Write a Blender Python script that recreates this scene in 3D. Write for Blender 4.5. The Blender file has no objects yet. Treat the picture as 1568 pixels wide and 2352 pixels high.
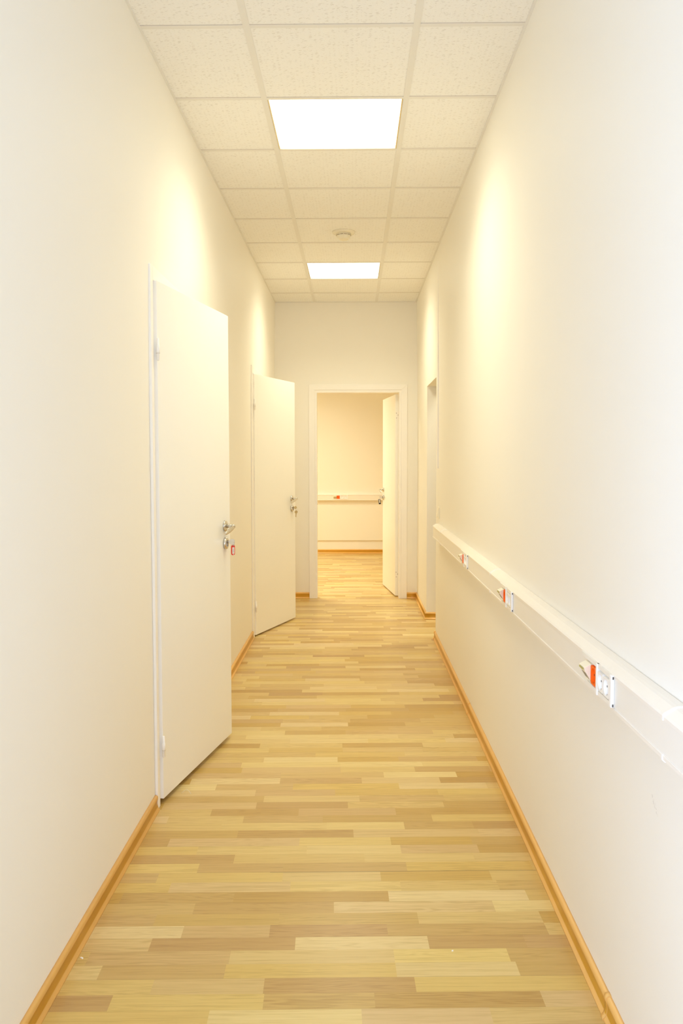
import bpy, bmesh, math, random
from mathutils import Vector, Matrix, Euler
random.seed(4)
PI = math.pi
S = bpy.context.scene
COL = S.collection

# ---------------------------------------------------------------- camera
CAM_H = 1.36
cam_d = bpy.data.cameras.new('camera'); cam = bpy.data.objects.new('camera', cam_d); COL.objects.link(cam)
cam_d.sensor_fit = 'VERTICAL'; cam_d.sensor_height = 36.0; cam_d.sensor_width = 24.0
cam_d.lens = 1957.2 / 2352 * 36.0
cam_d.clip_start = 0.02; cam_d.clip_end = 60
yaw, pit, rol = 0.0140, -0.0606, 0.0015
Rv = Vector((math.cos(yaw), math.sin(yaw), 0)); Fv = Vector((-math.sin(yaw), math.cos(yaw), 0)); Zv = Vector((0, 0, 1))
F2 = Fv * math.cos(pit) + Zv * math.sin(pit); U2 = -Fv * math.sin(pit) + Zv * math.cos(pit)
R3 = Rv * math.cos(rol) - U2 * math.sin(rol); U3 = Rv * math.sin(rol) + U2 * math.cos(rol)
m = Matrix.Identity(4)
for i in range(3):
    m[i][0] = R3[i]; m[i][1] = U3[i]; m[i][2] = -F2[i]
m[2][3] = CAM_H
cam.matrix_world = m
S.camera = cam

# ---------------------------------------------------------------- light and exposure
LAMP = 4.6 
LAMP_COL = (1.0, 0.950, 0.72)
LAMP_W = 9.8                # watts thrown down by each corridor light
ROOM_W = 25.0
LAMP_SPREAD = 138           # the prismatic diffuser throws its light in a cone
ROOM_LAMP = 8.0
DAY = 46                   # watts of daylight coming in by the assumed, unseen window at the near end
SIDE_FILL = 33               # watts of the fill light added at the unseen left window
DAY_COL = (0.46, 0.63, 1.0)
S.view_settings.view_transform = 'Standard'
S.view_settings.look = 'None'
S.view_settings.gamma = 1.0
S.view_settings.use_curve_mapping = False
S.view_settings.exposure = 0.07
world = bpy.data.worlds.new('world'); S.world = world; world.use_nodes = True
wb = world.node_tree.nodes['Background']; wb.inputs[0].default_value = (0.75, 0.86, 1.0, 1); wb.inputs[1].default_value = 1.5
S.cycles.max_bounces = 14; S.cycles.diffuse_bounces = 10; S.cycles.glossy_bounces = 6; S.cycles.transmission_bounces = 8
S.cycles.caustics_reflective = False; S.cycles.caustics_refractive = False
S.cycles.use_denoising = True

# the corridor
XL, XR = -0.773, 0.625      # wall faces
ZC = 2.886                  # ceiling
YE = 8.348                  # end wall
YB = -1.5                   # near end wall, behind the camera
ld = bpy.data.lights.new('assumed_daylight', 'AREA'); ld.shape = 'RECTANGLE'; ld.size = 1.0; ld.size_y = 1.4  # area light assumed outside the unseen near-end window
ld.energy = DAY; ld.color = DAY_COL
lo = bpy.data.objects.new('assumed_daylight', ld); COL.objects.link(lo); lo.location = ((XL + XR) / 2, YB - 0.25, 1.15)
lo.rotation_euler = (PI / 2, 0, 0)
ld2 = bpy.data.lights.new('side_fill', 'AREA'); ld2.shape = 'RECTANGLE'; ld2.size = 1.1; ld2.size_y = 1.1  # added fill light, cools the near walls from the left
ld2.energy = SIDE_FILL; ld2.color = DAY_COL
lo2 = bpy.data.objects.new('side_fill', ld2); COL.objects.link(lo2); lo2.location = (XL - 0.25, 0.35, 1.00)
lo2.rotation_euler = (0, -PI / 2, 0)

# ---------------------------------------------------------------- materials
def nm(name):
    mt = bpy.data.materials.new(name); mt.use_nodes = True
    nt = mt.node_tree; b = nt.nodes['Principled BSDF']
    return mt, nt, b
class NT:
    def __init__(s, nt): s.nt = nt
    def n(s, t, **k):
        o = s.nt.nodes.new(t)
        for a, v in k.items(): setattr(o, a, v)
        return o
    def l(s, a, b): s.nt.links.new(a, b)
    def math(s, op, a, b=None, c=None):
        o = s.n('ShaderNodeMath', operation=op)
        for i, v in enumerate((a, b, c)):
            if v is None: continue
            if isinstance(v, (int, float)): o.inputs[i].default_value = v
            else: s.l(v, o.inputs[i])
        return o.outputs[0]
    def pos(s):
        g = s.n('ShaderNodeNewGeometry'); x = s.n('ShaderNodeSeparateXYZ'); s.l(g.outputs['Position'], x.inputs[0])
        return g.outputs['Position'], x.outputs
    def comb(s, x, y, z):
        o = s.n('ShaderNodeCombineXYZ')
        for i, v in enumerate((x, y, z)):
            if isinstance(v, (int, float)): o.inputs[i].default_value = v
            else: s.l(v, o.inputs[i])
        return o.outputs[0]
    def ramp(s, f, stops, interp='LINEAR'):
        o = s.n('ShaderNodeValToRGB'); o.color_ramp.interpolation = interp
        e = o.color_ramp.elements
        while len(e) < len(stops): e.new(0.5)
        for i, (p, c) in enumerate(stops):
            e[i].position = p; e[i].color = (*c, 1) if len(c) == 3 else c
        s.l(f, o.inputs[0]); return o.outputs[0]
    def mix(s, f, a, b, mode='MIX'):
        o = s.n('ShaderNodeMix', data_type='RGBA', blend_type=mode)
        for sock, v in ((o.inputs[0], f), (o.inputs[6], a), (o.inputs[7], b)):
            if isinstance(v, (int, float)): sock.default_value = v
            elif isinstance(v, tuple): sock.default_value = (*v, 1)
            else: s.l(v, sock)
        return o.outputs[2]
def plain(name, col, rough=0.5, metal=0.0, vary=0.03, scale=30, spec=0.5, bump=0.0):
    mt, nt, b = nm(name); N = NT(nt)
    nz = N.n('ShaderNodeTexNoise'); nz.inputs['Scale'].default_value = scale; nz.inputs['Detail'].default_value = 3
    p, _ = N.pos(); N.l(p, nz.inputs['Vector'])
    c = N.mix(nz.outputs['Fac'], tuple(x * (1 - vary) for x in col), tuple(min(1, x * (1 + vary)) for x in col))
    N.l(c, b.inputs['Base Color'])
    b.inputs['Roughness'].default_value = rough; b.inputs['Metallic'].default_value = metal
    b.inputs['Specular IOR Level'].default_value = spec
    if bump:
        bp = N.n('ShaderNodeBump'); bp.inputs['Strength'].default_value = bump; bp.inputs['Distance'].default_value = 0.002
        N.l(nz.outputs['Fac'], bp.inputs['Height']); N.l(bp.outputs[0], b.inputs['Normal'])
    return mt
def emit(name, col, st):
    mt = bpy.data.materials.new(name); mt.use_nodes = True; nt = mt.node_tree; nt.nodes.clear()
    o = nt.nodes.new('ShaderNodeOutputMaterial'); e = nt.nodes.new('ShaderNodeEmission')
    e.inputs[0].default_value = (*col, 1); e.inputs[1].default_value = st; nt.links.new(e.outputs[0], o.inputs[0])
    return mt

WALL_C = (0.907, 0.880, 0.815)
def wall_mat():
    mt, nt, b = nm('cream_paint'); N = NT(nt)
    p, x = N.pos()
    nz = N.n('ShaderNodeTexNoise'); nz.inputs['Scale'].default_value = 1.3; nz.inputs['Detail'].default_value = 4; N.l(p, nz.inputs['Vector'])
    c = N.mix(nz.outputs['Fac'], tuple(v * 0.985 for v in WALL_C), tuple(v * 1.015 for v in WALL_C))
    # small scuffs on the paint of the right wall
    for (sy, sz, ry, rz, sl, amt) in ((1.74, 0.645, 0.026, 0.006, 0.7, 0.12),):
        dy = N.math('SUBTRACT', x[1], sy); dz = N.math('SUBTRACT', x[2], sz)
        ca, sa = math.cos(sl), math.sin(sl)
        u = N.math('DIVIDE', N.math('ADD', N.math('MULTIPLY', dy, ca), N.math('MULTIPLY', dz, sa)), ry)
        v = N.math('DIVIDE', N.math('SUBTRACT', N.math('MULTIPLY', dz, ca), N.math('MULTIPLY', dy, sa)), rz)
        d = N.math('ADD', N.math('MULTIPLY', u, u), N.math('MULTIPLY', v, v))
        n2 = N.n('ShaderNodeTexNoise'); n2.inputs['Scale'].default_value = 160; N.l(p, n2.inputs['Vector'])
        f = N.math('MULTIPLY', N.math('LESS_THAN', d, 1.0), N.math('GREATER_THAN', n2.outputs['Fac'], 0.52))
        f = N.math('MULTIPLY', f, N.math('GREATER_THAN', x[0], 0.6))
        c = N.mix(N.math('MULTIPLY', f, amt * 2), c, (0.45, 0.40, 0.36))
    N.l(c, b.inputs['Base Color'])
    n3 = N.n('ShaderNodeTexNoise'); n3.inputs['Scale'].default_value = 90; n3.inputs['Detail'].default_value = 4; N.l(p, n3.inputs['Vector'])
    n4 = N.n('ShaderNodeTexNoise'); n4.inputs['Scale'].default_value = 6; n4.inputs['Detail'].default_value = 3; N.l(p, n4.inputs['Vector'])
    h = N.math('ADD', N.math('MULTIPLY', n3.outputs['Fac'], 0.25), n4.outputs['Fac'])
    bp = N.n('ShaderNodeBump'); bp.inputs['Strength'].default_value = 0.12; bp.inputs['Distance'].default_value = 0.004
    N.l(h, bp.inputs['Height']); N.l(bp.outputs[0], b.inputs['Normal'])
    b.inputs['Roughness'].default_value = 0.55; b.inputs['Specular IOR Level'].default_value = 0.3
    return mt
def floor_mat():
    mt, nt, b = nm('laminate_strip_floor'); N = NT(nt)
    p, x = N.pos()
    a = math.radians(1.6); ca, sa = math.cos(a), math.sin(a)
    u = N.math('ADD', N.math('MULTIPLY', x[0], ca), N.math('MULTIPLY', x[1], sa))
    v = N.math('SUBTRACT', N.math('MULTIPLY', x[1], ca), N.math('MULTIPLY', x[0], sa))
    u = N.math('ADD', u, 50.0); v = N.math('ADD', v, 20.0 + 0.018)
    SW = 0.0643
    row = N.math('FLOOR', N.math('DIVIDE', v, SW))
    wn = N.n('ShaderNodeTexWhiteNoise', noise_dimensions='1D'); N.l(row, wn.inputs['W'])
    uu = N.math('ADD', N.math('DIVIDE', u, 0.37), N.math('MULTIPLY', wn.outputs['Value'], 40.0))
    w = N.math('ADD', uu, N.math('MULTIPLY', row, 200.0))
    vo = N.n('ShaderNodeTexVoronoi', voronoi_dimensions='1D', feature='F1'); vo.inputs['Scale'].default_value = 1.0; vo.inputs['Randomness'].default_value = 0.75
    N.l(w, vo.inputs['W'])
    sep = N.n('ShaderNodeSeparateColor'); N.l(vo.outputs['Color'], sep.inputs[0])
    tone = sep.outputs[0]; tone2 = sep.outputs[1]
    base = N.ramp(tone, [(0.0, (0.58, 0.355, 0.115)), (0.22, (0.65, 0.425, 0.150)), (0.5, (0.73, 0.510, 0.200)), (0.78, (0.79, 0.580, 0.245)), (1.0, (0.86, 0.665, 0.320))])
    # wood grain, running along the strip
    gv = N.comb(N.math('MULTIPLY', u, 3.0), N.math('MULTIPLY', v, 120.0), N.math('MULTIPLY', tone2, 30.0))
    g1 = N.n('ShaderNodeTexNoise'); g1.inputs['Scale'].default_value = 1.0; g1.inputs['Detail'].default_value = 5; g1.inputs['Roughness'].default_value = 0.6; N.l(gv, g1.inputs['Vector'])
    gv2 = N.comb(N.math('MULTIPLY', u, 2.2), N.math('MULTIPLY', v, 26.0), N.math('MULTIPLY', tone2, 70.0))
    g2 = N.n('ShaderNodeTexNoise'); g2.inputs['Scale'].default_value = 1.0; g2.inputs['Detail'].default_value = 2; g2.inputs['Distortion'].default_value = 0.6; N.l(gv2, g2.inputs['Vector'])
    rings = N.math('SINE', N.math('MULTIPLY', g2.outputs['Fac'], 70.0))
    knotty = N.math('POWER', sep.outputs[2], 1.5)
    g = N.math('ADD', N.math('MULTIPLY', N.math('SUBTRACT', g1.outputs['Fac'], 0.5), 1.5), N.math('MULTIPLY', N.math('MULTIPLY', rings, 0.24), knotty))
    gray = N.ramp(N.math('ADD', g, 0.5), [(0.2, (0.86, 0.83, 0.78)), (0.5, (1, 1, 1)), (0.85, (1.07, 1.08, 1.13))])
    hue = N.ramp(tone2, [(0.0, (1.0, 0.965, 0.74)), (0.3, (1.0, 1.0, 0.95)), (0.65, (1.0, 1.0, 1.05)), (1.0, (0.985, 0.965, 1.16))])
    base = N.mix(1.0, base, hue, 'MULTIPLY')
    fg = N.n('ShaderNodeTexNoise'); fg.inputs['Scale'].default_value = 1.0; fg.inputs['Detail'].default_value = 3
    N.l(N.comb(N.math('MULTIPLY', u, 14.0), N.math('MULTIPLY', v, 420.0), tone2), fg.inputs['Vector'])
    g = N.math('ADD', g, N.math('MULTIPLY', N.math('SUBTRACT', fg.outputs['Fac'], 0.5), 0.9))
    gray = N.ramp(N.math('ADD', g, 0.5), [(0.1, (0.84, 0.80, 0.74)), (0.5, (1, 1, 1)), (0.95, (1.07, 1.08, 1.15))])
    c = N.mix(1.0, base, gray, 'MULTIPLY')
    c = N.mix(1.0, c, (0.86, 0.875, 0.81), 'MULTIPLY')
    # fine seams: strip sides faint, board joints darker
    fr = N.math('FRACT', N.math('DIVIDE', v, SW))
    s1 = N.math('LESS_THAN', fr, 0.018)
    fb = N.math('FRACT', N.math('DIVIDE', v, SW * 3))
    s2 = N.math('LESS_THAN', fb, 0.010)
    c = N.mix(N.math('MULTIPLY', s1, 0.12), c, (0.35, 0.22, 0.08))
    c = N.mix(N.math('MULTIPLY', s2, 0.25), c, (0.25, 0.15, 0.05))
    gap = N.math('LESS_THAN', N.math('ABSOLUTE', N.math('SUBTRACT', v, SW * 3 * round(22.69 / (SW * 3)))), 0.0013)
    gap = N.math('MULTIPLY', gap, N.math('GREATER_THAN', u, 49.8))
    c = N.mix(N.math('MULTIPLY', gap, 0.7), c, (0.10, 0.07, 0.03))
    N.l(c, b.inputs['Base Color'])
    b.inputs['Roughness'].default_value = 0.33
    b.inputs['Specular IOR Level'].default_value = 0.45
    rr = N.math('ADD', 0.25, N.math('MULTIPLY', g1.outputs['Fac'], 0.10)); N.l(rr, b.inputs['Roughness'])
    bp = N.n('ShaderNodeBump'); bp.inputs['Strength'].default_value = 0.06; bp.inputs['Distance'].default_value = 0.0008
    N.l(g1.outputs['Fac'], bp.inputs['Height']); N.l(bp.outputs[0], b.inputs['Normal'])
    return mt
def tile_mat():
    mt, nt, b = nm('mineral_ceiling_tile'); N = NT(nt)
    p, x = N.pos()
    wob = N.n('ShaderNodeTexNoise'); wob.inputs['Scale'].default_value = 9; N.l(p, wob.inputs['Vector'])
    wo = N.math('MULTIPLY', N.math('SUBTRACT', wob.outputs['Fac'], 0.5), 0.03)
    def dashes(sx, sy, thr, keep, slope, ofs):
        yy = N.math('ADD', N.math('ADD', x[1], wo), N.math('MULTIPLY', x[0], slope))
        vec = N.comb(N.math('ADD', N.math('MULTIPLY', x[0], sx), ofs), N.math('MULTIPLY', yy, sy), 0.0)
        v = N.n('ShaderNodeTexVoronoi', voronoi_dimensions='2D'); v.inputs['Scale'].default_value = 1.0; N.l(vec, v.inputs['Vector'])
        sp = N.n('ShaderNodeSeparateColor'); N.l(v.outputs['Color'], sp.inputs[0])
        f = N.math('LESS_THAN', v.outputs['Distance'], N.math('MULTIPLY', sp.outputs[1], thr))
        return N.math('MULTIPLY', f, N.math('GREATER_THAN', sp.outputs[0], keep))
    f = N.math('MAXIMUM', dashes(46, 130, 0.30, 0.62, 0.25, 3.0), dashes(60, 190, 0.28, 0.62, -0.35, 17.0))
    f = N.math('MAXIMUM', f, N.math('MULTIPLY', dashes(170, 170, 0.30, 0.7, 0.0, 5.0), 0.4))
    n2 = N.n('ShaderNodeTexNoise'); n2.inputs['Scale'].default_value = 200; N.l(p, n2.inputs['Vector'])
    c = N.mix(n2.outputs['Fac'], (0.905, 0.90, 0.875), (0.945, 0.94, 0.915))
    c = N.mix(N.math('MULTIPLY', f, 0.34), c, (0.50, 0.46, 0.40))
    N.l(c, b.inputs['Base Color']); b.inputs['Roughness'].default_value = 0.9; b.inputs['Specular IOR Level'].default_value = 0.1
    return mt

M = {}
M['wall'] = wall_mat()
M['floor'] = floor_mat()
M['tile'] = tile_mat()
M['grid'] = plain('ceiling_grid_enamel', (0.835, 0.82, 0.78), 0.6, vary=0.01)
M['door'] = plain('door_white_laminate', (0.93, 0.925, 0.89), 0.32, vary=0.008, scale=3, spec=0.4)
M['door_edge'] = plain('door_edge_white', (0.95, 0.93, 0.89), 0.4, vary=0.01)
M['frame'] = plain('door_frame_white', (0.95, 0.925, 0.88), 0.4, vary=0.01)
M['plastic'] = plain('trunking_plastic', (0.90, 0.86, 0.80), 0.3, vary=0.01)
M['cover'] = plain('trunking_cover_plastic', (0.88, 0.85, 0.79), 0.4, vary=0.01)
M['white'] = plain('white_plastic', (0.93, 0.925, 0.92), 0.3, vary=0.01)
M['cream'] = plain('cream_plastic', (0.88, 0.82, 0.66), 0.3, vary=0.01)
M['orange'] = plain('orange_plastic', (0.95, 0.16, 0.01), 0.6, vary=0.02, spec=0.15)
M['chrome'] = plain('satin_steel', (0.72, 0.69, 0.64), 0.22, metal=1.0, vary=0.03)
M['steel_dark'] = plain('dark_steel', (0.30, 0.27, 0.23), 0.35, metal=1.0)
M['brass'] = plain('key_brass', (0.62, 0.50, 0.28), 0.3, metal=1.0)
M['nickel'] = plain('key_nickel', (0.66, 0.61, 0.50), 0.3, metal=1.0)
M['red'] = plain('red_tag_plastic', (0.70, 0.03, 0.02), 0.35)
M['black'] = plain('black_tag_plastic', (0.03, 0.028, 0.027), 0.35)
M['paper'] = plain('paper_label', (0.80, 0.76, 0.72), 0.7)
M['ink'] = plain('pencil_ink', (0.30, 0.28, 0.28), 0.7)
M['hole'] = plain('dark_hole', (0.10, 0.085, 0.07), 0.8)
M['slot'] = plain('detector_slot', (0.35, 0.29, 0.20), 0.8)
M['skirt'] = plain('skirting_beech_edge', (0.84, 0.50, 0.155), 0.38, vary=0.06, scale=14)
M['skirt_mid'] = plain('skirting_beech_insert', (0.64, 0.33, 0.03), 0.32, vary=0.08, scale=14)
M['edge_shadow'] = plain('tile_edge_painted_shadow', (0.62, 0.56, 0.47), 0.9)
M['lamp'] = emit('lamp_diffuser', LAMP_COL, LAMP)
M['room_lamp'] = emit('room_lamp_diffuser', LAMP_COL, ROOM_LAMP)
M['lamp_frame'] = plain('lamp_frame_metal', (0.80, 0.66, 0.40), 0.25, metal=0.7)
M['debris'] = plain('paint_chip_white', (0.92, 0.90, 0.86), 0.6)
M['label'] = plain('port_label', (0.45, 0.42, 0.12), 0.5)
gl = bpy.data.materials.new('window_glass'); gl.use_nodes = True; g = gl.node_tree; g.nodes.clear()
_o = g.nodes.new('ShaderNodeOutputMaterial'); _m = g.nodes.new('ShaderNodeMixShader'); _t = g.nodes.new('ShaderNodeBsdfTransparent'); _g = g.nodes.new('ShaderNodeBsdfGlossy')
_g.inputs['Roughness'].default_value = 0.02; _m.inputs[0].default_value = 0.08
g.links.new(_t.outputs[0], _m.inputs[1]); g.links.new(_g.outputs[0], _m.inputs[2]); g.links.new(_m.outputs[0], _o.inputs[0])
M['glass'] = gl

# ---------------------------------------------------------------- mesh helpers
class MB:
    def __init__(s): s.v = []; s.f = []; s.mi = []; s.mats = []; s.sm = []
    def _m(s, mat):
        if mat not in s.mats: s.mats.append(mat)
        return s.mats.index(mat)
    def add(s, vs, fs, mat, smooth=False):
        o = len(s.v); s.v += [tuple(v) for v in vs]; i = s._m(mat)
        for f in fs: s.f.append(tuple(o + k for k in f)); s.mi.append(i); s.sm.append(smooth)
        return s
    def box(s, x0, x1, y0, y1, z0, z1, mat):
        v = [(x, y, z) for z in (z0, z1) for y in (y0, y1) for x in (x0, x1)]
        return s.add(v, [(0, 2, 3, 1), (4, 5, 7, 6), (0, 1, 5, 4), (2, 6, 7, 3), (0, 4, 6, 2), (1, 3, 7, 5)], mat)
    def extrude(s, prof, path, mat, closed=True, smooth=False, caps=True, mats=None):
        """prof: list of 2D points; path: function i -> list of 3D points for each station."""
        n = len(prof); st = [path(p) for p in prof]      # st[i] = list of stations for profile point i
        k = len(st[0]); vs = [st[i][j] for j in range(k) for i in range(n)]
        fs = []
        o = len(s.v); s.v += [tuple(v) for v in vs]
        for j in range(k - 1):
            for i in range(n if closed else n - 1):
                a = i; b = (i + 1) % n
                s.f.append((o + j * n + a, o + j * n + b, o + (j + 1) * n + b, o + (j + 1) * n + a))
                s.mi.append(s._m(mats[i] if mats else mat)); s.sm.append(smooth)
        if caps and closed:
            s.f.append(tuple(o + i for i in reversed(range(n)))); s.mi.append(s._m(mat)); s.sm.append(False)
            s.f.append(tuple(o + (k - 1) * n + i for i in range(n))); s.mi.append(s._m(mat)); s.sm.append(False)
        return s
    def tube(s, pts, radii, mat, seg=14, sx=1.0, up=(0, 0, 1), sy=1.0, smooth=True):
        pts = [Vector(p) for p in pts]; n = len(pts)
        if isinstance(radii, (int, float)): radii = [radii] * n
        o = len(s.v); i0 = s._m(mat)
        for j, p in enumerate(pts):
            t = (pts[min(j + 1, n - 1)] - pts[max(j - 1, 0)]).normalized()
            u = Vector(up); u = (u - t * u.dot(t))
            if u.length < 1e-4: u = Vector((1, 0, 0)); u = u - t * u.dot(t)
            u.normalize(); w = t.cross(u)
            for k in range(seg):
                a = 2 * PI * k / seg
                s.v.append(tuple(p + (w * math.cos(a) * sx + u * math.sin(a) * sy) * radii[j]))
        for j in range(n - 1):
            for k in range(seg):
                a = o + j * seg + k; b = o + j * seg + (k + 1) % seg
                s.f.append((a, b, b + seg, a + seg)); s.mi.append(i0); s.sm.append(smooth)
        s.f.append(tuple(o + k for k in reversed(range(seg)))); s.mi.append(i0); s.sm.append(False)
        s.f.append(tuple(o + (n - 1) * seg + k for k in range(seg))); s.mi.append(i0); s.sm.append(False)
        return s
    def lathe(s, c, axis, prof, mat, seg=32, smooth=True, up=(0, 0, 1)):
        """prof: (r, h) pairs along axis from c."""
        c = Vector(c); ax = Vector(axis).normalized(); u = Vector(up)
        if abs(u.dot(ax)) > 0.9: u = Vector((1, 0, 0))
        u = (u - ax * u.dot(ax)).normalized(); w = ax.cross(u)
        o = len(s.v); i0 = s._m(mat); n = len(prof)
        for r, h in prof:
            for k in range(seg):
                a = 2 * PI * k / seg; s.v.append(tuple(c + ax * h + (u * math.cos(a) + w * math.sin(a)) * max(r, 1e-5)))
        for j in range(n - 1):
            for k in range(seg):
                a = o + j * seg + k; b = o + j * seg + (k + 1) % seg
                s.f.append((a, b, b + seg, a + seg)); s.mi.append(i0); s.sm.append(smooth)
        s.f.append(tuple(o + k for k in reversed(range(seg)))); s.mi.append(i0); s.sm.append(False)
        s.f.append(tuple(o + (n - 1) * seg + k for k in range(seg))); s.mi.append(i0); s.sm.append(False)
        return s
    def build(s, name, parent=None, bevel=0.0, loc=None, rot=None, seg=2):
        me = bpy.data.meshes.new(name); me.from_pydata(s.v, [], s.f)
        for mt in s.mats: me.materials.append(M[mt])
        for p, i, sm in zip(me.polygons, s.mi, s.sm): p.material_index = i; p.use_smooth = sm
        bm = bmesh.new(); bm.from_mesh(me); bmesh.ops.recalc_face_normals(bm, faces=bm.faces); bm.to_mesh(me); bm.free()
        me.update()
        o = bpy.data.objects.new(name, me); COL.objects.link(o)
        if parent is not None: o.parent = parent
        if loc is not None: o.location = loc
        if rot is not None: o.rotation_euler = rot
        if bevel:
            b = o.modifiers.new('bevel', 'BEVEL'); b.width = bevel; b.segments = seg; b.limit_method = 'ANGLE'; b.angle_limit = math.radians(40)
            b.harden_normals = False
        return o
def thing(name, loc, label=None, cat=None, group=None, rz=0.0, kind=None):
    o = bpy.data.objects.new(name, None); o.empty_display_size = 0.05; COL.objects.link(o)
    o.location = loc; o.rotation_euler = (0, 0, rz)
    return tag(o, label, cat, group, kind)
def tag(o, label=None, cat=None, group=None, kind=None):
    if label: o['label'] = label
    if cat: o['category'] = cat
    if group: o['group'] = group
    if kind: o['kind'] = kind
    return o
def struct(o, label=None, cat=None): return tag(o, label, cat, None, 'structure')

# ---------------------------------------------------------------- floor
f = MB(); f.box(-3.2, 2.1, 2.3, 12.55, -0.06, 0.0, 'floor'); f.box(XL - 0.12, 2.1, YB - 0.2, 2.3, -0.06, 0.0, 'floor')
struct(f.build('floor'), 'light oak strip laminate floor laid across the corridor', 'floor')

# ---------------------------------------------------------------- walls
def lean(z, top):           # the plaster thickens a little towards the ceiling
    t = max(0.0, (z - 1.3) / (ZC - 1.3)); return top * t * t
ZL = [0, 1.3, 1.6, 1.9, 2.2, 2.5, 2.75, 3.05]
def side_wall(name, xf, sgn, top, ys, openings, thick, label):
    """a wall with its face at xf looking towards the corridor (sgn = direction of the room side) and door openings (y0, y1, ztop)."""
    b = MB()
    def slab(y0, y1, z0, z1):
        zs = sorted(set([z0] + [z for z in ZL if z0 < z < z1] + [z1]))
        vs = []; n = len(zs)
        for y in (y0, y1):
            for z in zs: vs.append((xf + sgn * lean(z, top), y, z))
            for z in zs: vs.append((xf - sgn * thick, y, z))
        fs = []
        for i in range(n - 1):
            fs.append((i, i + 1, 2 * n + i + 1, 2 * n + i)); fs.append((n + i, 3 * n + i, 3 * n + i + 1, n + i + 1))
            fs.append((i, n + i, n + i + 1, i + 1)); fs.append((2 * n + i, 2 * n + i + 1, 3 * n + i + 1, 3 * n + i))
        fs.append((0, 2 * n, 3 * n, n)); fs.append((n - 1, 2 * n - 1, 4 * n - 1, 3 * n - 1))
        b.add(vs, fs, 'wall')
    y = ys[0]
    for (a, c, zt) in openings:
        slab(y, a, 0, 3.05); slab(a, c, zt, 3.05); y = c
        if a < 0: slab(a, c, 0, 0.35)
    slab(y, ys[1], 0, 3.05)
    o = b.build(name); return struct(o, label, 'wall')
D1 = (3.275, 4.165); D2 = (6.490, 7.36); NICHE = (6.44, 7.25)
side_wall('wall_left', XL, 1, 0.016, (YB, YE), [(-0.25, 0.95, 1.95), (D1[0], D1[1], 2.05), (D2[0], D2[1], 2.05)], 0.12, 'cream painted left corridor wall with two door openings')
side_wall('wall_right', XR, -1, 0.014, (YB, YE), [(NICHE[0], NICHE[1], 1.982)], 0.13, 'cream painted right corridor wall with a frameless opening')
DX0, DX1 = -0.395, 0.485    # opening of the end door
b = MB(); b.box(-3.1, DX0, YE, YE + 0.10, 0, 3.05, 'wall'); b.box(DX1, 2.0, YE, YE + 0.10, 0, 3.05, 'wall'); b.box(DX0, DX1, YE, YE + 0.10, 2.055, 3.05, 'wall')
struct(b.build('wall_end'), 'cream end wall above and beside the far doorway', 'wall')
# near end wall with an assumed, unseen window, behind the camera
WX0, WX1, WZ0, WZ1 = -0.60, 0.45, 0.35, 2.0
b = MB(); b.box(XL - 0.12, WX0, YB - 0.2, YB, 0, 3.05, 'wall'); b.box(WX1, 2.0, YB - 0.2, YB, 0, 3.05, 'wall')
b.box(WX0, WX1, YB - 0.2, YB, 0, WZ0, 'wall'); b.box(WX0, WX1, YB - 0.2, YB, WZ1, 3.05, 'wall')
struct(b.build('wall_near'), 'cream wall with an assumed window behind the photographer', 'wall')
def rect_ring(b, x0, x1, z0, z1, t, y0, y1, mat, plane='xz'):
    o = [(x0, z0), (x1, z0), (x1, z1), (x0, z1)]; i_ = [(x0 + t, z0 + t), (x1 - t, z0 + t), (x1 - t, z1 - t), (x0 + t, z1 - t)]
    P = (lambda a, c, d: (a, c, d)) if plane == 'xz' else (lambda a, c, d: (a, d, c))
    vs = [P(a, y, c) for y in (y0, y1) for q in (o, i_) for a, c in q]; fs = []
    for k in range(4):
        n_ = (k + 1) % 4
        fs += [(k, n_, 4 + n_, 4 + k), (8 + k, 12 + k, 12 + n_, 8 + n_), (k, 8 + k, 8 + n_, n_), (4 + k, 4 + n_, 12 + n_, 12 + k)]
    b.add(vs, fs, mat)
def window(name, loc, hw, hh, rz, label):
    w = thing(name, loc, label, 'window', rz=rz, kind='structure')
    b = MB(); rect_ring(b, -hw, hw, 0, hh, 0.06, -0.03, 0.03, 'frame'); b.build('window_frame', w, bevel=0.004)
    b = MB(); b.box(-hw + 0.06, hw - 0.06, -0.003, 0.003, 0.06, hh - 0.06, 'glass'); b.build('pane', w)
window('assumed_near_window', ((WX0 + WX1) / 2, YB - 0.1, WZ0), (WX1 - WX0) / 2, WZ1 - WZ0, 0, 'white framed window assumed, out of view, in the wall behind the photographer')  # assumed window, out of view; the near-end area light enters here
window('added_side_window', (XL - 0.06, 0.35, 0.35), 0.6, 1.6, PI / 2, 'white framed window added out of view in the left wall to light the near walls')  # added window, never in view, where the side fill light comes in
# rooms behind the doors and the opening
b = MB(); b.box(-3.1, -3.0, 2.3, 12.41, 0, 3.05, 'wall'); struct(b.build('wall_outer_left'), 'cream outer wall of the rooms on the left', 'wall')
b = MB(); b.box(1.9, 2.0, YB, 12.41, 0, 3.05, 'wall'); struct(b.build('wall_outer_right'), 'cream outer wall of the rooms on the right', 'wall')
b = MB(); b.box(-3.0, XL - 0.12, 2.3, 2.4, 0, 3.05, 'wall'); struct(b.build('wall_partition_near'), 'cream wall of the first left room towards the assumed near window', 'wall')
b = MB(); b.box(-3.0, XL - 0.12, 5.2, 5.3, 0, 3.05, 'wall'); struct(b.build('wall_partition_left'), 'cream partition between the two left rooms', 'wall')
YF = 12.41
b = MB(); b.box(-3.0, 1.9, YF, YF + 0.12, 0.192, 3.05, 'wall'); b.box(-3.0, 1.9, YF + 0.018, YF + 0.12, 0, 0.192, 'wall')
struct(b.build('wall_room_far'), 'cream far wall of the room seen through the doorway', 'wall')

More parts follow.
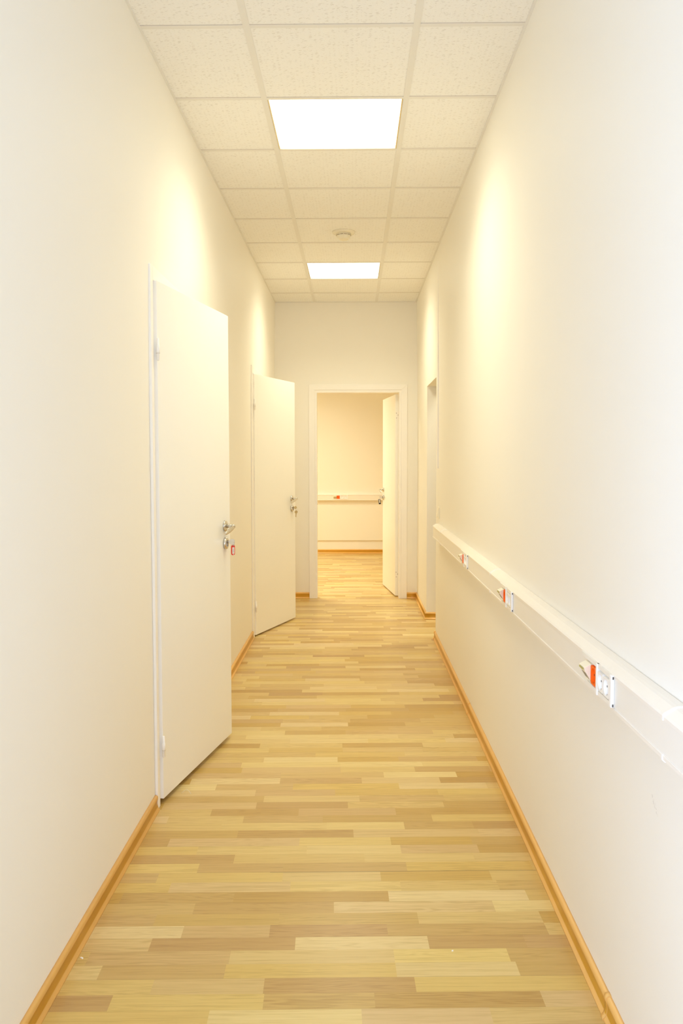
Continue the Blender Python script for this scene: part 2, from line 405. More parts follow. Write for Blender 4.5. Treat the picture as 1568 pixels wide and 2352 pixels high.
# ---------------------------------------------------------------- ceiling
G0, GY0, TS = -0.376, 3.097, 0.6
def grid_ceiling(name, x0, x1, y0, y1, gx, gy, holes, label, child='ceiling_grid'):
    b = MB()
    xs = [x0] + [gx + TS * k for k in range(-12, 12) if x0 + 0.02 < gx + TS * k < x1 - 0.02] + [x1]
    ys = [y0] + [gy + TS * k for k in range(-20, 20) if y0 + 0.02 < gy + TS * k < y1 - 0.02] + [y1]
    for i in range(len(xs) - 1):
        for j in range(len(ys) - 1):
            cx, cy = (xs[i] + xs[i + 1]) / 2, (ys[j] + ys[j + 1]) / 2
            if any(abs(cx - hx) < 0.25 and abs(cy - hy) < 0.25 for hx, hy in holes): continue
            b.box(xs[i] + 0.0015, xs[i + 1] - 0.0015, ys[j] + 0.0015, ys[j + 1] - 0.0015, ZC + 0.002, ZC + 0.016, 'tile')
    b.box(x0 - 0.1, x1 + 0.1, y0 - 0.1, y1 + 0.1, ZC + 0.12, ZC + 0.16, 'tile')
    o = b.build(name); struct(o, label, 'ceiling')
    g = MB(); h = 0.012
    for x in xs[1:-1]: g.box(x - h, x + h, y0, y1, ZC - 0.001, ZC + 0.0018, 'grid')
    for yy in ys[1:-1]:
        for i in range(len(xs) - 1):
            a = xs[i] + (h if i else 0.018); c = xs[i + 1] - (h if i < len(xs) - 2 else 0.018)
            g.box(a, c, yy - h + 0.001, yy + h - 0.001, ZC - 0.0002, ZC + 0.0018, 'grid')
            g.box(a, c, yy - h - 0.0008, yy - h + 0.001, ZC + 0.0008, ZC + 0.0019, 'edge_shadow')  # thin darker strip, shadow of the tile gap painted as colour
    g.box(x0, x0 + 0.024, y0, y1, ZC - 0.003, ZC + 0.0014, 'grid'); g.box(x1 - 0.024, x1, y0, y1, ZC - 0.003, ZC + 0.0014, 'grid')
    g.box(x0 + 0.024, x1 - 0.024, y0, y0 + 0.02, ZC - 0.003, ZC + 0.0014, 'grid'); g.box(x0 + 0.024, x1 - 0.024, y1 - 0.02, y1, ZC - 0.003, ZC + 0.0014, 'grid')
    g.build(child, o)
    return o
LX = G0 + TS / 2
lamp_y = [GY0 + TS * 1.5, GY0 + TS * 6.5]
grid_ceiling('ceiling', XL, XR, YB, YE, G0, GY0, [(LX, y) for y in lamp_y], 'suspended ceiling of speckled mineral tiles in a white grid')
RG = (-1.3, 9.3)
room_l = [(-1.0, 9.6), (-1.0, 10.8)]  # far room lights are assumed, none of them in view
grid_ceiling('ceiling_room', -3.0, 1.9, YE + 0.10, YF, RG[0], RG[1], room_l, 'suspended tile ceiling of the far room')
b = MB(); b.box(-3.0, XL - 0.12, 2.3, YE, ZC + 0.0, ZC + 0.1, 'tile'); 
for (x0, x1, y0, y1) in ((XR + 0.13, 1.0, YB, YE), (1.6, 1.9, YB, YE), (1.0, 1.6, YB, 6.4), (1.0, 1.6, 7.0, YE)): b.box(x0, x1, y0, y1, ZC, ZC + 0.1, 'tile')
struct(b.build('ceiling_side_rooms'), 'white ceiling of the side rooms', 'ceiling')

def ceiling_light(x, y, label, mat='lamp', group=None):
    t = thing('ceiling_light', (x, y, ZC), label, 'ceiling light', group)
    b = MB(); r = 0.298; q = 0.287; e = 0.282; zt = 0.075
    rect_ring(b, -r, r, -r, r, r - q, 0.0025, 0.0245, 'grid', 'xy'); b.build('rim', t)
    b = MB(); b.box(-r, r, -r, r, 0.025, zt, 'grid'); b.build('housing', t)
    for (x0, x1, y0, y1) in ((-q, -e, -q, q), (e, q, -q, q)):
        b = MB(); b.box(x0, x1, y0, y1, 0.001, 0.024, 'lamp_frame'); b.build('side_strip', t)
    b = MB(); b.box(-e, e, -q, q, 0.016, 0.021, mat); b.build('diffuser', t)
    l_ = bpy.data.lights.new('tubes', 'AREA'); l_.shape = 'SQUARE'; l_.size = 0.55; l_.energy = LAMP_W if mat == 'lamp' else ROOM_W; l_.color = LAMP_COL; l_.spread = math.radians(LAMP_SPREAD)
    lo_ = bpy.data.objects.new('tubes', l_); COL.objects.link(lo_); lo_.parent = t; lo_.location = (0, 0, 0.014)
    return t
lbl = ['larger, nearer glowing square ceiling light panel in front of the smoke detector', 'smaller, farther glowing square ceiling light panel beyond the smoke detector']
for y, l in zip(lamp_y, lbl): ceiling_light(LX, y, l, group='corridor ceiling lights')
for (x, y), l in zip(room_l, ('square ceiling light assumed in the far room nearest the doorway', 'square ceiling light assumed in the far room by its far wall')):
    ceiling_light(x, y, l, 'room_lamp', 'assumed far room ceiling lights')

# lamp added in the unseen side room to brighten the opening's reveal
SX, SY = 1.30, 6.70
ceiling_light(SX, SY, 'square ceiling light added in the unseen side room to brighten the opening in the right wall')

# smoke detector
t = thing('smoke_detector', (-0.064, 5.812, ZC), 'round cream smoke detector on the ceiling between the two light panels', 'smoke detector')
b = MB(); b.lathe((0, 0, 0), (0, 0, -1), [(0.077, -0.002), (0.077, 0.003), (0.072, 0.010), (0.052, 0.013), (0.0, 0.013)], 'cream', 48); b.build('base', t)
b = MB(); b.lathe((0, 0, -0.012), (0, 0, -1), [(0.050, 0), (0.048, 0.012), (0.044, 0.018), (0.040, 0.030), (0.034, 0.036), (0.030, 0.038), (0.027, 0.037), (0.0, 0.037)], 'cream', 48)
b.build('head', t)
b = MB()
for k in range(12):
    a0 = 2 * PI * k / 12 + 0.05; a1 = a0 + 0.42
    pts = [(math.cos(a0 + (a1 - a0) * i / 5) * 0.0482, math.sin(a0 + (a1 - a0) * i / 5) * 0.0482, -0.0225) for i in range(6)]
    b.tube(pts, 0.0022, 'slot', 6, smooth=False)
b.build('vent_slots', t)

# ---------------------------------------------------------------- skirting boards
SK = [(0, 0.060), (0.005, 0.0598), (0.0085, 0.0585), (0.0110, 0.0555), (0.0122, 0.051), (0.0120, 0.046), (0.0108, 0.041), (0.0098, 0.035), (0.0096, 0.028), (0.0102, 0.021), (0.0115, 0.0145), (0.0140, 0.009), (0.0168, 0.0055), (0.0180, 0.0030), (0.0182, 0.0), (0, 0.0)]
SKM = ['skirt'] * 5 + ['skirt_mid'] * 5 + ['skirt'] * 6
def skirting(b, p0, p1, n, m0=0.0, m1=0.0, k=1.0):
    """a skirting run from p0 to p1 along a wall whose outward normal is n; m0/m1 = +1 longer, -1 shorter at the outer edge (mitres)."""
    p0, p1, n = Vector((*p0, 0)), Vector((*p1, 0)), Vector((*n, 0)); d = (p1 - p0).normalized()
    prof = [(o * k, z * (1.0 if k == 1 else 1 + (k - 1) * 0.25)) for o, z in SK]
    b.extrude(prof, lambda q: [tuple(p0 + n * q[0] - d * (m0 * q[0]) + Vector((0, 0, q[1]))), tuple(p1 + n * q[0] + d * (m1 * q[0]) + Vector((0, 0, q[1])))], 'skirt', smooth=False, mats=SKM)
    for i in range(len(b.sm) - 2 - len(prof), len(b.sm) - 4): b.sm[i] = True
def base_piece(name, runs, joints=(), label=None):
    b = MB()
    for r in runs: skirting(b, *r)
    o = b.build(name); struct(o, label, 'skirting board')
    for (p0, p1, n) in joints:
        j = MB(); skirting(j, p0, p1, n, 0, 0, 1.14); j.build('joint_clip', o)
    return o
base_piece('baseboard_left', [((XL, YB), (XL, 3.235), (1, 0)), ((XL, 4.225), (XL, 6.43), (1, 0)), ((XL, 7.42), (XL, YE), (1, 0), 0, -1)],
           [], 'orange beech effect skirting along the left wall')
base_piece('baseboard_right', [((XR, YB), (XR, NICHE[0]), (-1, 0), 0, 0), ((XR, NICHE[1]), (XR, YE), (-1, 0), 1, -1), ((XR + 0.13, NICHE[1]), (XR, NICHE[1]), (0, -1), 0, 1)],
           [((XR, 2.0), (XR, 2.018), (-1, 0)), ((XR, 4.50), (XR, 4.515), (-1, 0)), ((XR, NICHE[0] - 0.03), (XR, NICHE[0] + 0.003), (-1, 0))], 'orange beech effect skirting along the right wall and around the opening')
base_piece('baseboard_end', [((XL, YE), (-0.4325, YE), (0, -1), -1, 0), ((0.524, YE), (XR, YE), (0, -1), 0, -1)], (), 'orange beech effect skirting on both sides of the end door')
base_piece('baseboard_room', [((-3.0, YF + 0.018), (1.9, YF + 0.018), (0, -1))], (), 'orange skirting at the foot of the far room wall')

# ---------------------------------------------------------------- doors
def hardware(leaf, s, ux, zl, zk):
    """lever handle and lock on the leaf; outward is s*Y, the free edge is towards +X, ux = distance of the spindle from the hinge edge."""
    y0 = 0.0
    b = MB(); b.lathe((ux, y0, zl), (0, s, 0), [(0.0265, 0), (0.0265, 0.004), (0.024, 0.007), (0.013, 0.009), (0.0, 0.009)], 'chrome', 40); b.build('handle_rose', leaf)
    b = MB()
    b.tube([(ux, y0 + s * 0.008, zl), (ux, y0 + s * 0.030, zl), (ux, y0 + s * 0.040, zl), (ux - 0.003, y0 + s * 0.044, zl - 0.0005), (ux - 0.010, y0 + s * 0.047, zl - 0.002)], [0.0095, 0.0088, 0.0088, 0.0088, 0.0075], 'chrome', 20)
    pts = []; rr = []
    for i in range(13):
        q = i / 12; pts.append((ux + 0.006 - 0.108 * q, y0 + s * (0.0475 - 0.010 * q * q), zl - 0.001 - 0.029 * q ** 1.15)); rr.append(0.0085 + 0.0025 * math.sin(PI * min(1, q * 1.1)) - 0.0040 * max(0, q - 0.88) / 0.12)
    b.tube(pts, rr, 'chrome', 20, sx=0.45)
    b.build('lever_handle', leaf)
    b = MB(); b.lathe((ux, y0, zk), (0, s, 0), [(0.0275, 0), (0.0275, 0.007), (0.0255, 0.011), (0.021, 0.0125), (0.0, 0.0125)], 'chrome', 40)
    b.lathe((ux, y0 + s * 0.012, zk + 0.007), (0, s, 0), [(0.0085, 0), (0.0085, 0.004), (0, 0.004)], 'steel_dark', 20)
    b.box(ux - 0.005, ux + 0.005, min(y0 + s * 0.012, y0 + s * 0.0155), max(y0 + s * 0.012, y0 + s * 0.0155), zk - 0.014, zk + 0.0, 'steel_dark')
    b.build('lock_escutcheon', leaf)
def key_head(b, c, d, up, mat, r=0.0125, bl=0.026, thick=0.0022, square=0.0):
    """flat key: bow centred at c, blade towards d."""
    c, d, up = Vector(c), Vector(d).normalized(), Vector(up).normalized(); n = d.cross(up).normalized()
    out = []
    N_ = 28
    for k in range(N_):
        a = 2 * PI * k / N_; x, y = math.cos(a), math.sin(a)
        if square: x = math.copysign(abs(x) ** square, x); y = math.copysign(abs(y) ** square, y)
        out.append((x * r, y * r))
    vs = [c + d * x + up * y + n * sgn * thick / 2 for sgn in (-1, 1) for x, y in out]
    fs = [tuple(reversed(range(N_))), tuple(range(N_, 2 * N_))] + [(k, (k + 1) % N_, N_ + (k + 1) % N_, N_ + k) for k in range(N_)]
    b.add(vs, fs, mat)
    w = 0.0042; prof = [(-w, 0), (-w, bl), (w * 0.3, bl + 0.004), (w, bl), (w * 0.4, bl * 0.85), (w, bl * 0.7), (w * 0.4, bl * 0.55), (w, bl * 0.4), (w, 0)]
    vs = [c + d * (r * 0.85 + y) + up * x + n * sgn * thick * 0.4 for sgn in (-1, 1) for x, y in prof]; q = len(prof)
    b.add(vs, [tuple(reversed(range(q))), tuple(range(q, 2 * q))] + [(k, (k + 1) % q, q + (k + 1) % q, q + k) for k in range(q)], mat)
def ring(b, c, r, axis, mat, t=0.0008):
    c = Vector(c); ax = Vector(axis).normalized(); u = ax.orthogonal().normalized(); w = ax.cross(u)
    pts = [c + (u * math.cos(2 * PI * k / 24) + w * math.sin(2 * PI * k / 24)) * r for k in range(25)]
    b.tube(pts, t, mat, 8, up=ax)
def stadium(b, c, dx, dz, w, h, th, mat, cr=None):
    """rounded plate in the plane dx/dz, centre c, width w height h thickness th."""
    c, dx, dz = Vector(c), Vector(dx).normalized(), Vector(dz).normalized(); n = dx.cross(dz); cr = w / 2 if cr is None else cr
    out = []
    for (sx, sz, a0) in ((1, 1, 0), (-1, 1, PI / 2), (-1, -1, PI), (1, -1, 1.5 * PI)):
        for i in range(7):
            a = a0 + PI / 2 * i / 6; out.append((sx * (w / 2 - cr) + cr * math.cos(a), sz * (h / 2 - cr) + cr * math.sin(a)))
    q = len(out)
    vs = [c + dx * x + dz * z + n * s_ * th / 2 for s_ in (-1, 1) for x, z in out]
    b.add(vs, [tuple(reversed(range(q))), tuple(range(q, 2 * q))] + [(k, (k + 1) % q, q + (k + 1) % q, q + k) for k in range(q)], mat)

def hinge_barrel(leaf, z, s, r=0.0072):
    b = MB()
    b.lathe((-0.005, s * 0.005, z - 0.043), (0, 0, 1), [(0.0, 0), (r * 0.5, 0.001), (r * 0.78, 0.003), (r * 0.78, 0.028), (r, 0.029), (r, 0.058), (r * 0.78, 0.059), (r * 0.78, 0.083), (r * 0.5, 0.086), (0, 0.087)], 'door_edge', 18)
    b.lathe((-0.005, s * 0.005, z - 0.0145), (0, 0, 1), [(r * 1.02, 0), (r * 1.02, 0.0006)], 'slot', 18)
    b.build('hinge', leaf)

def side_door(name, y_out, y0, y1, y_out2, hinge, free, zl, label, H=2.10, ztop=2.048, zbot=0.022):
    """a door in the left wall standing ajar; hinge/free = (x, y) of the face corners."""
    t = thing(name, (XL, y0, 0), label, 'door', kind='structure')
    PX = 0.012; lo = Vector((XL, y0, 0))
    b = MB()   # frame lining and casing (coordinates relative to the empty)
    def bx(x0, x1, ya, yb, z0, z1, mat='frame'): b.box(x0 - lo.x, x1 - lo.x, ya - lo.y, yb - lo.y, z0, z1, mat)
    f = XL + PX
    for args in ((XL, f, y_out, y0, 0.0, H), (XL, f, y1, y_out2, 0.0, H), (XL, f, y0, y1, H - 0.055, H)):
        b = MB(); bx(*args); b.build('architrave', t, bevel=0.003)
    for args in ((XL - 0.12, XL, y0, y0 + 0.03, 0, 2.045 - 0.02), (XL - 0.12, XL, y1 - 0.03, y1, 0, 2.045 - 0.02), (XL - 0.12, XL, y0, y1, 2.03, 2.05)):
        b = MB(); bx(*args); b.build('jamb', t)
    hx, hy = hinge; fx, fy = free
    L = math.hypot(fx - hx, fy - hy); a = math.atan2(fy - hy, fx - hx)
    b = MB(); b.box(0, L, 0.0, 0.038, zbot, ztop, 'door')
    leaf = b.build('door_leaf', t, bevel=0.0015, loc=(hx - lo.x, hy - lo.y, 0), rot=(0, 0, a))
    b = MB(); b.box(-0.0012, 0.0, 0.001, 0.037, zbot + 0.002, ztop - 0.002, 'door_edge'); b.build('edge_band', leaf)
    for z in (1.785, 0.234): hinge_barrel(leaf, z, -1)
    hardware(leaf, -1, L - 0.075, zl, zl - 0.083)
    mw = Matrix.Translation((hx, hy, 0)) @ Matrix.Rotation(a, 4, 'Z')
    return t, mw, L
H1, F1_ = (-0.752, 3.292), (-0.598, 4.110)
H2, F2_ = (-0.752, 6.510), (-0.497, 7.262)
d1, mw1, L1 = side_door('door_1', 3.237, D1[0], D1[1], 4.222, H1, F1_, 1.049, 'nearest white door on the left, ajar, with a red key tag in its lock')
d2, mw2, L2 = side_door('door_2', 6.435, D2[0], D2[1], 7.418, H2, F2_, 1.038, 'second, farther white door on the left standing open with two brass keys', 2.078, 2.016, 0.012)

# door at the end, opening into the far room
t3 = thing('door_3', (0.045, YE, 0), 'white framed end door standing open into the far room', 'door', kind='structure')
b = MB(); ox = 0.045
def fb(x0, x1, y0, y1, z0, z1, mat='frame'): b.box(x0 - ox, x1 - ox, y0 - YE, y1 - YE, z0, z1, mat)
CO0, CO1, CI0, CI1 = -0.4335, 0.5245, -0.377, 0.468
zt = 2.094; zi = 2.042
for (xo, xi) in ((CO0, CI0), (CO1, CI1)):
    vs = [(xo - ox, y, z) if k in (0, 3) else (xi - ox, y, z) for y in (-0.014, 0.0) for k, z in ((0, 0), (1, 0), (2, zi), (3, zt))]
    b = MB(); b.add(vs, [(0, 1, 2, 3), (4, 7, 6, 5), (0, 4, 5, 1), (1, 5, 6, 2), (2, 6, 7, 3), (3, 7, 4, 0)], 'frame'); b.build('architrave', t3, bevel=0.0015)
b = MB(); vs = [(x - ox, y, z) for y in (-0.014, 0.0) for x, z in ((CO0, zt), (CO1, zt), (CI1, zi), (CI0, zi))]
b.add(vs, [(0, 1, 2, 3), (4, 7, 6, 5), (0, 4, 5, 1), (1, 5, 6, 2), (2, 6, 7, 3), (3, 7, 4, 0)], 'frame'); b.build('architrave', t3, bevel=0.0015)
for args in ((CI0 + 0.0005, -0.355, YE - 0.010, YE + 0.10, 0, 2.018), (0.446, CI1 - 0.0005, YE - 0.010, YE + 0.10, 0, 2.018), (CI0 + 0.0005, CI1 - 0.0005, YE - 0.009, YE + 0.10, 2.018, 2.0415)):
    b = MB(); fb(*args); b.build('jamb', t3)
b = MB()
# strike plate hole on the left jamb
fb(-0.3551, -0.3540, YE + 0.02, YE + 0.03, 0.925, 0.935, 'hole')
b.build('strike_hole', t3)
H3, F3 = (0.4145, 8.452), (0.318, 9.235)
L3 = math.hypot(F3[0] - H3[0], F3[1] - H3[1]); a3 = math.atan2(F3[1] - H3[1], F3[0] - H3[0])
b = MB(); b.box(0, L3, -0.034, 0.0, 0.010, 2.008, 'door')
leaf3 = b.build('door_leaf', t3, bevel=0.0015, loc=(H3[0] - ox, H3[1] - YE, 0), rot=(0, 0, a3))
for z in (1.800, 0.222):
    b = MB(); b.box(-0.0015, 0.0, -0.031, -0.003, z - 0.045, z + 0.045, 'door_edge')
    for dy, dz in ((-0.010, 0.024), (-0.026, 0.004), (-0.012, -0.024)): b.lathe((-0.0015, dy, z + dz), (-1, 0, 0), [(0.0036, 0), (0.0034, 0.0008), (0, 0.0008)], 'steel_dark', 12)
    b.build('hinge_plate', leaf3)
hardware(leaf3, 1, L3 - 0.06, 1.045, 0.960)
mw3 = Matrix.Translation((H3[0], H3[1], 0)) @ Matrix.Rotation(a3, 4, 'Z')

# keys in the locks
def keyset(mw, ux, zk, s, kind, label):
    o = mw @ Vector((ux, s * 0.0158, zk + 0.007)); nrm = (mw.to_3x3() @ Vector((0, s, 0))).normalized(); al = (mw.to_3x3() @ Vector((1, 0, 0))).normalized()
    t = thing('key', o, label, 'key')
    up = Vector((0, 0, 1))
    mat = 'nickel' if kind != 'brass' else 'brass'
    b = MB(); c = nrm * (0.020 if kind == 'red' else 0.018)
    # key turned upright: bow in the plane of the outward direction and the vertical, seen from the corridor
    key_head(b, c, -nrm, up, mat, 0.0125 if kind != 'red' else 0.0135, 0.007, 0.0024, 0.6 if kind == 'red' else 0.0)
    b.build('key_bow', t)
    hang = c + nrm * 0.006 - up * 0.004
    view = Vector((0, -1, 0)); side = Vector((1, 0, 0))
    b = MB(); ring(b, hang - up * (0.005 if kind == 'red' else 0.010) + nrm * 0.001, 0.0075 if kind == 'red' else 0.011, (1, 0.9, 0.0) if kind != 'brass' else (1, 0.5, 0), 'chrome'); b.build('ring', t)
    if kind == 'red':
        cc = hang + Vector((-0.001, -0.006, -0.034)); dx = Vector((0.68, 0.73, 0))
        b = MB(); stadium(b, cc, dx, up, 0.021, 0.050, 0.003, 'red'); b.lathe(cc + up * 0.0215, dx.cross(up), [(0.003, -0.003), (0.003, 0.003)], 'ink', 10); o1 = b.build('key_tag', t); o1['label'] = 'red plastic tag'
        b = MB(); stadium(b, cc + dx.cross(up) * 0.0018 - up * 0.002, dx, up, 0.0125, 0.031, 0.0012, 'paper', 0.002)
        stadium(b, cc + dx.cross(up) * 0.0018 - up * 0.0215, dx, up, 0.005, 0.005, 0.0012, 'paper')
        b.build('paper_label', o1)
        b = MB()
        for (xx, hgt) in ((-0.0016, 0.021), (0.0014, 0.016)): stadium(b, cc + dx.cross(up) * 0.0026 - up * 0.001 + dx * xx, dx, up, 0.0009, hgt, 0.0002, 'ink', 0.0003)
        b.build('handwriting', o1)
    elif kind == 'brass':
        b = MB(); c2 = hang - up * 0.033; key_head(b, c2, Vector((-0.05, 0, -1)), Vector((1, 0.3, 0)), 'brass', 0.0125, 0.030, 0.0022, 0.8); b.build('spare_key', t)
    else:
        cc = hang + Vector((-0.004, 0.0, -0.048)); dz = Vector((-0.14, 0, 1)); dx = Vector((1, 0.15, 0.14))
        b = MB(); stadium(b, cc, dx, dz, 0.023, 0.056, 0.003, 'black', 0.003); o1 = b.build('key_tag', t); o1['label'] = 'black plastic tag'
        b = MB(); stadium(b, cc + Vector((0, -0.0018, 0)) + dz * 0.006, dx, dz, 0.010, 0.036, 0.0012, 'paper', 0.002); b.build('paper_label', o1)
    return t
keyset(mw1, L1 - 0.075, 1.049 - 0.083, -1, 'red', 'key with a red tag hanging from the nearest left door lock')
keyset(mw2, L2 - 0.075, 1.038 - 0.083, -1, 'brass', 'brass key with a spare key on a ring in the second left door lock')
keyset(mw3, L3 - 0.06, 0.960, 1, 'black', 'key with a black and white tag in the end door lock')

# ---------------------------------------------------------------- wall trunking
TP = [(0.0, 0.795), (0.040, 0.795), (0.046, 0.8005), (0.046, 0.8075), (0.0435, 0.8085), (0.0435, 0.8740), (0.046, 0.8750), (0.046, 0.8815), (0.0425, 0.8855), (0.0240, 0.8965), (0.016, 0.8985), (0.0, 0.8990)]
def trunk(name, y0, y1, origin, rz, joints, label, cap=True):
    """local x along the run (left to right as one faces the wall), local -y out of the wall."""
    t = thing(name, origin, label, 'cable trunking', rz=rz)
    L = y1 - y0
    b = MB(); b.extrude(TP, lambda q: [(0, -q[0], q[1]), (L, -q[0], q[1])], 'plastic', mats=['plastic'] * 12); b.build('trunking_body', t)
    b = MB(); b.box(0.002, L, -0.0440, -0.0436, 0.8090, 0.8736, 'cover'); b.build('cover_strip', t)
    grow = [(q[0] + (0.0012 if q[0] > 0.001 else 0), q[1] + (0.0015 if q[1] > 0.85 else -0.0015)) for q in TP if abs(q[0] - 0.0435) > 0.0005]
    for j in joints:
        for part in ([(0, 0.7935), (0.0412, 0.7935), (0.0472, 0.799), (0.0472, 0.809), (0.044, 0.809), (0.044, 0.80), (0.039, 0.797), (0, 0.797)],
                     [(0.0440, 0.8740), (0.0474, 0.8740), (0.0474, 0.8830), (0.0440, 0.8875), (0.0250, 0.8985), (0.016, 0.9005), (0.0, 0.9010), (0, 0.8975), (0.016, 0.897), (0.044, 0.882)]):
            b = MB(); b.extrude(part, lambda q: [(j - 0.0022, -q[0], q[1]), (j + 0.0022, -q[0], q[1])], 'white'); b.build('joint_clip', t)
    if cap:
        b = MB(); b.extrude(grow, lambda q: [(-0.004, -q[0], q[1]), (0.003, -q[0], q[1])], 'plastic'); b.build('end_cap', t)
    return t
YT = 6.205
trunk('cable_trunking', 0, YT - YB - 0.02, (XR - 0.001, YT, 0), -PI / 2, (YT - 5.66, YT - 3.595, YT - 1.575), 'long white cable trunking running waist high along the right corridor wall')
trunk('cable_trunking', 0, 4.88, (-2.99, YF - 0.001, -0.020), 0, (2.2,), 'white cable trunking on the far wall of the room through the doorway', cap=False)

def socket_panel(origin, rz, label, full=True):
    """local x: left to right as one faces it, 0.25 long; local y = 0 is the cover face, -y towards the viewer."""
    t = thing('socket_panel', origin, label, 'socket outlets', 'socket panels on the trunking', rz=rz)
    L = 0.252; z0, z1 = 0.8075, 0.8815
    b = MB()
    b.box(0, L - 0.012, -0.006, 0.0, z1 - 0.0105, z1, 'cover'); b.box(0.03, L - 0.012, -0.006, 0.0, z0, z0 + 0.0105, 'cover')
    b.box(0.03, L - 0.012, -0.0008, 0.0, z0 + 0.0105, z1 - 0.0105, 'cover')
    b.build('mounting_frame', t, bevel=0.001)
    b = MB(); b.box(L - 0.014, L, -0.0085, 0.0, z0 + 0.001, z1, 'white'); o = b.build('end_bracket', t, bevel=0.002)
    for z in (z0 + 0.006, z1 - 0.006):
        b = MB(); b.box(L, L + 0.0006, -0.005, -0.002, z - 0.003, z + 0.003, 'hole'); b.build('screw_slot', o)
    b = MB(); b.box(0.132, 0.143, -0.0085, 0.0, z0 - 0.001, z1 + 0.0, 'white'); b.build('divider_bracket', t, bevel=0.0015)
    zc = (z0 + z1) / 2
    # data port on the left, tilted housing with two openings
    b = MB(); x0, x1 = 0.040, 0.086
    prof = [(0.0, zc - 0.022), (-0.004, zc - 0.022), (-0.021, zc + 0.006), (-0.023, zc + 0.014), (-0.007, zc + 0.0225), (0.0, zc + 0.0225)]
    b.extrude(prof, lambda q: [(x0, q[0], q[1]), (x1, q[0], q[1])], 'cream')
    o = b.build('data_outlet', t, bevel=0.0008); o['label'] = 'cream data outlet'
    for xx in (x0 + 0.005, x0 + 0.026):
        b = MB(); vs = [(xx + dx, -0.004 - 0.0175 * q - 0.0005, zc - 0.022 + 0.0285 * q - 0.0003) for q in (0.25, 0.75) for dx in (0, 0.015)]
        b.add(vs + [(v[0], v[1] + 0.001, v[2] + 0.001) for v in vs], [(0, 1, 3, 2), (4, 6, 7, 5), (0, 4, 5, 1), (2, 3, 7, 6), (0, 2, 6, 4), (1, 5, 7, 3)], 'slot'); b.build('port_opening', o)
    b = MB(); b.box(x0 + 0.006, x1 - 0.006, -0.0245, -0.0235, zc + 0.008, zc + 0.012, 'label'); b.build('port_label', o)
    def socket(xc, mat, lab):
        b = MB(); w = 0.0222
        # square face plate with a round recess
        seg = 32; ro = 0.0185; y = -0.0075
        sq = []
        for k in range(seg):
            a = 2 * PI * (k + 0.5) / seg; c_, s_ = math.cos(a), math.sin(a); mx = max(abs(c_), abs(s_)); sq.append((xc + w * c_ / mx, zc + w * s_ / mx))
        ci = [(xc + ro * math.cos(2 * PI * (k + 0.5) / seg), zc + ro * math.sin(2 * PI * (k + 0.5) / seg)) for k in range(seg)]
        vs = [(x, -0.001, z) for x, z in sq] + [(x, y, z) for x, z in sq] + [(x, y, z) for x, z in ci] + [(xc + (x - xc) * 0.94, y + 0.0058, zc + (z - zc) * 0.94) for x, z in ci]
        fs = []
        for r_ in range(3):
            for k in range(seg): fs.append((r_ * seg + k, r_ * seg + (k + 1) % seg, (r_ + 1) * seg + (k + 1) % seg, (r_ + 1) * seg + k))
        fs.append(tuple(3 * seg + k for k in range(seg)))
        b.add(vs, fs, mat); o = b.build('power_socket', t); o['label'] = lab
        for dx in (-0.0095, 0.0095):
            b = MB(); b.lathe((xc + dx, -0.0017, zc), (0, -1, 0), [(0.0024, 0), (0.0024, 0.0004), (0, 0.0004)], 'hole', 12); b.build('pin_hole', o)
        for sg in (-1, 1):
            b = MB(); b.box(xc - 0.002, xc + 0.002, -0.0055, -0.0017, zc + sg * 0.0165 - 0.0012, zc + sg * 0.0165 + 0.0012, 'chrome'); b.build('earth_clip', o)
    socket(0.1095, 'orange', 'orange power socket')
    socket(0.1665, 'white', 'white power socket'); socket(0.2130, 'white', 'white power socket')
    return t
XP = XR - 0.0451
for yn, l in ((1.875, 'nearest and largest looking socket panel on the right wall trunking'), (3.075, 'middle one of three socket panels on the right wall trunking'), (4.295, 'farthest of three socket panels on the right wall trunking')):
    socket_panel((XP, yn + 0.252, 0), -PI / 2, l)
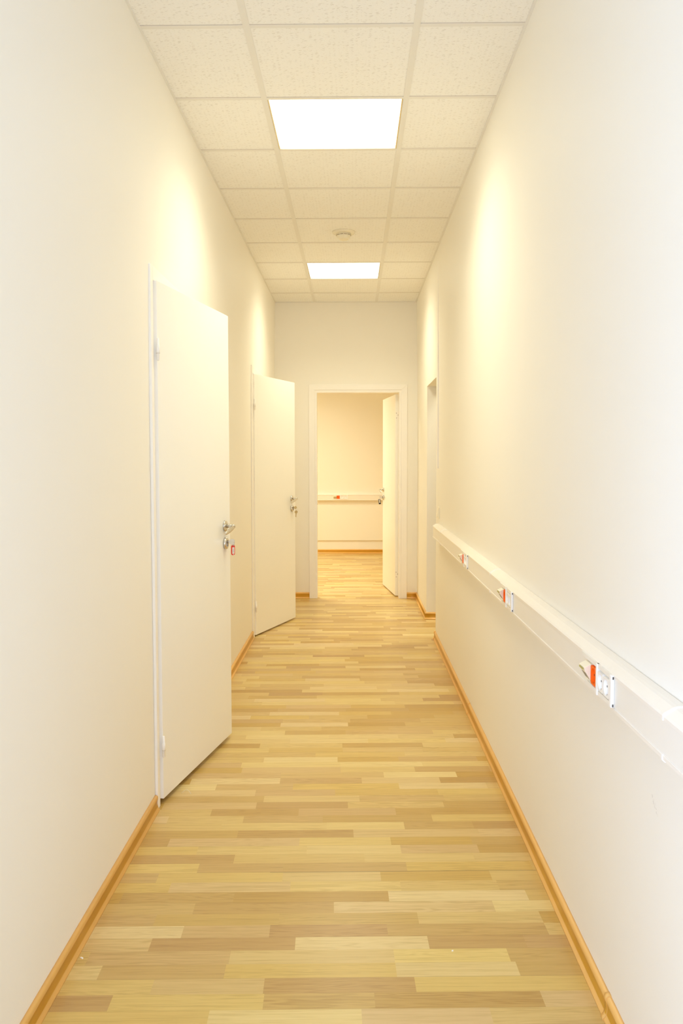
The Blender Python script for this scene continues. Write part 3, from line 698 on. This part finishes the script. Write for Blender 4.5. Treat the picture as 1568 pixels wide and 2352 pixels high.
socket_panel((-0.330, YF - 0.0451, -0.020), 0, 'socket panel on the far room trunking seen through the doorway')

# light switch
t = thing('light_switch', (XR, 6.20, 0.978), 'cream rocker light switch above the trunking end on the right wall', 'light switch', rz=-PI / 2)
b = MB(); b.box(-0.041, 0.041, -0.010, 0, -0.0425, 0.0425, 'cream'); b.build('back_plate', t, bevel=0.003)
b = MB(); b.extrude([(-0.0095, 0.030), (-0.0125, 0.030), (-0.0155, 0.0), (-0.0225, -0.030), (-0.0095, -0.030)], lambda q: [(-0.027, q[0], q[1]), (0.027, q[0], q[1])], 'cream'); b.build('rocker', t, bevel=0.001)

# surface conduit from the ceiling down to the switch
b = MB(); b.box(XR - 0.0125, XR + 0.002, 6.262, 6.280, 1.30, ZC - 0.03, 'frame')
o = b.build('cable_conduit', bevel=0.001); tag(o, 'thin white vertical cable conduit beside the opening in the right wall', 'cable conduit')

# small litter on the floor
def chip(x, y, w, l, a, label, mat='debris'):
    b = MB(); b.add([(-w, -l, 0), (w * 0.6, -l * 0.8, 0), (w, l * 0.5, 0), (-w * 0.3, l, 0), (-w * 0.8, -l * 0.7, 0.0016), (w * 0.5, -l * 0.6, 0.0022), (w * 0.8, l * 0.4, 0.0018), (-w * 0.3, l * 0.8, 0.0014)],
                  [(0, 3, 2, 1), (4, 5, 6, 7), (0, 1, 5, 4), (1, 2, 6, 5), (2, 3, 7, 6), (3, 0, 4, 7)], mat)
    o = b.build('paint_chip', loc=(x, y, 0.0), rot=(0, 0, a)); tag(o, label, 'paint chip')
chip(0.274, 2.292, 0.0035, 0.0028, 0.2, 'tiny white paint chip on the open floor near the right foreground')
chip(-0.745, 2.246, 0.0028, 0.006, 1.1, 'tiny white paint chip on the floor against the left skirting')
b = MB(); pts = [(0, 0, 0.001), (0.012, 0.004, 0.010), (0.024, 0.002, 0.016), (0.034, -0.004, 0.012), (0.044, -0.012, 0.002)]
b.tube(pts, 0.0008, 'cream', 6); o = b.build('thread', loc=(-0.705, 3.40, 0.0)); tag(o, 'short pale thread on the floor under the nearest left door', 'thread')
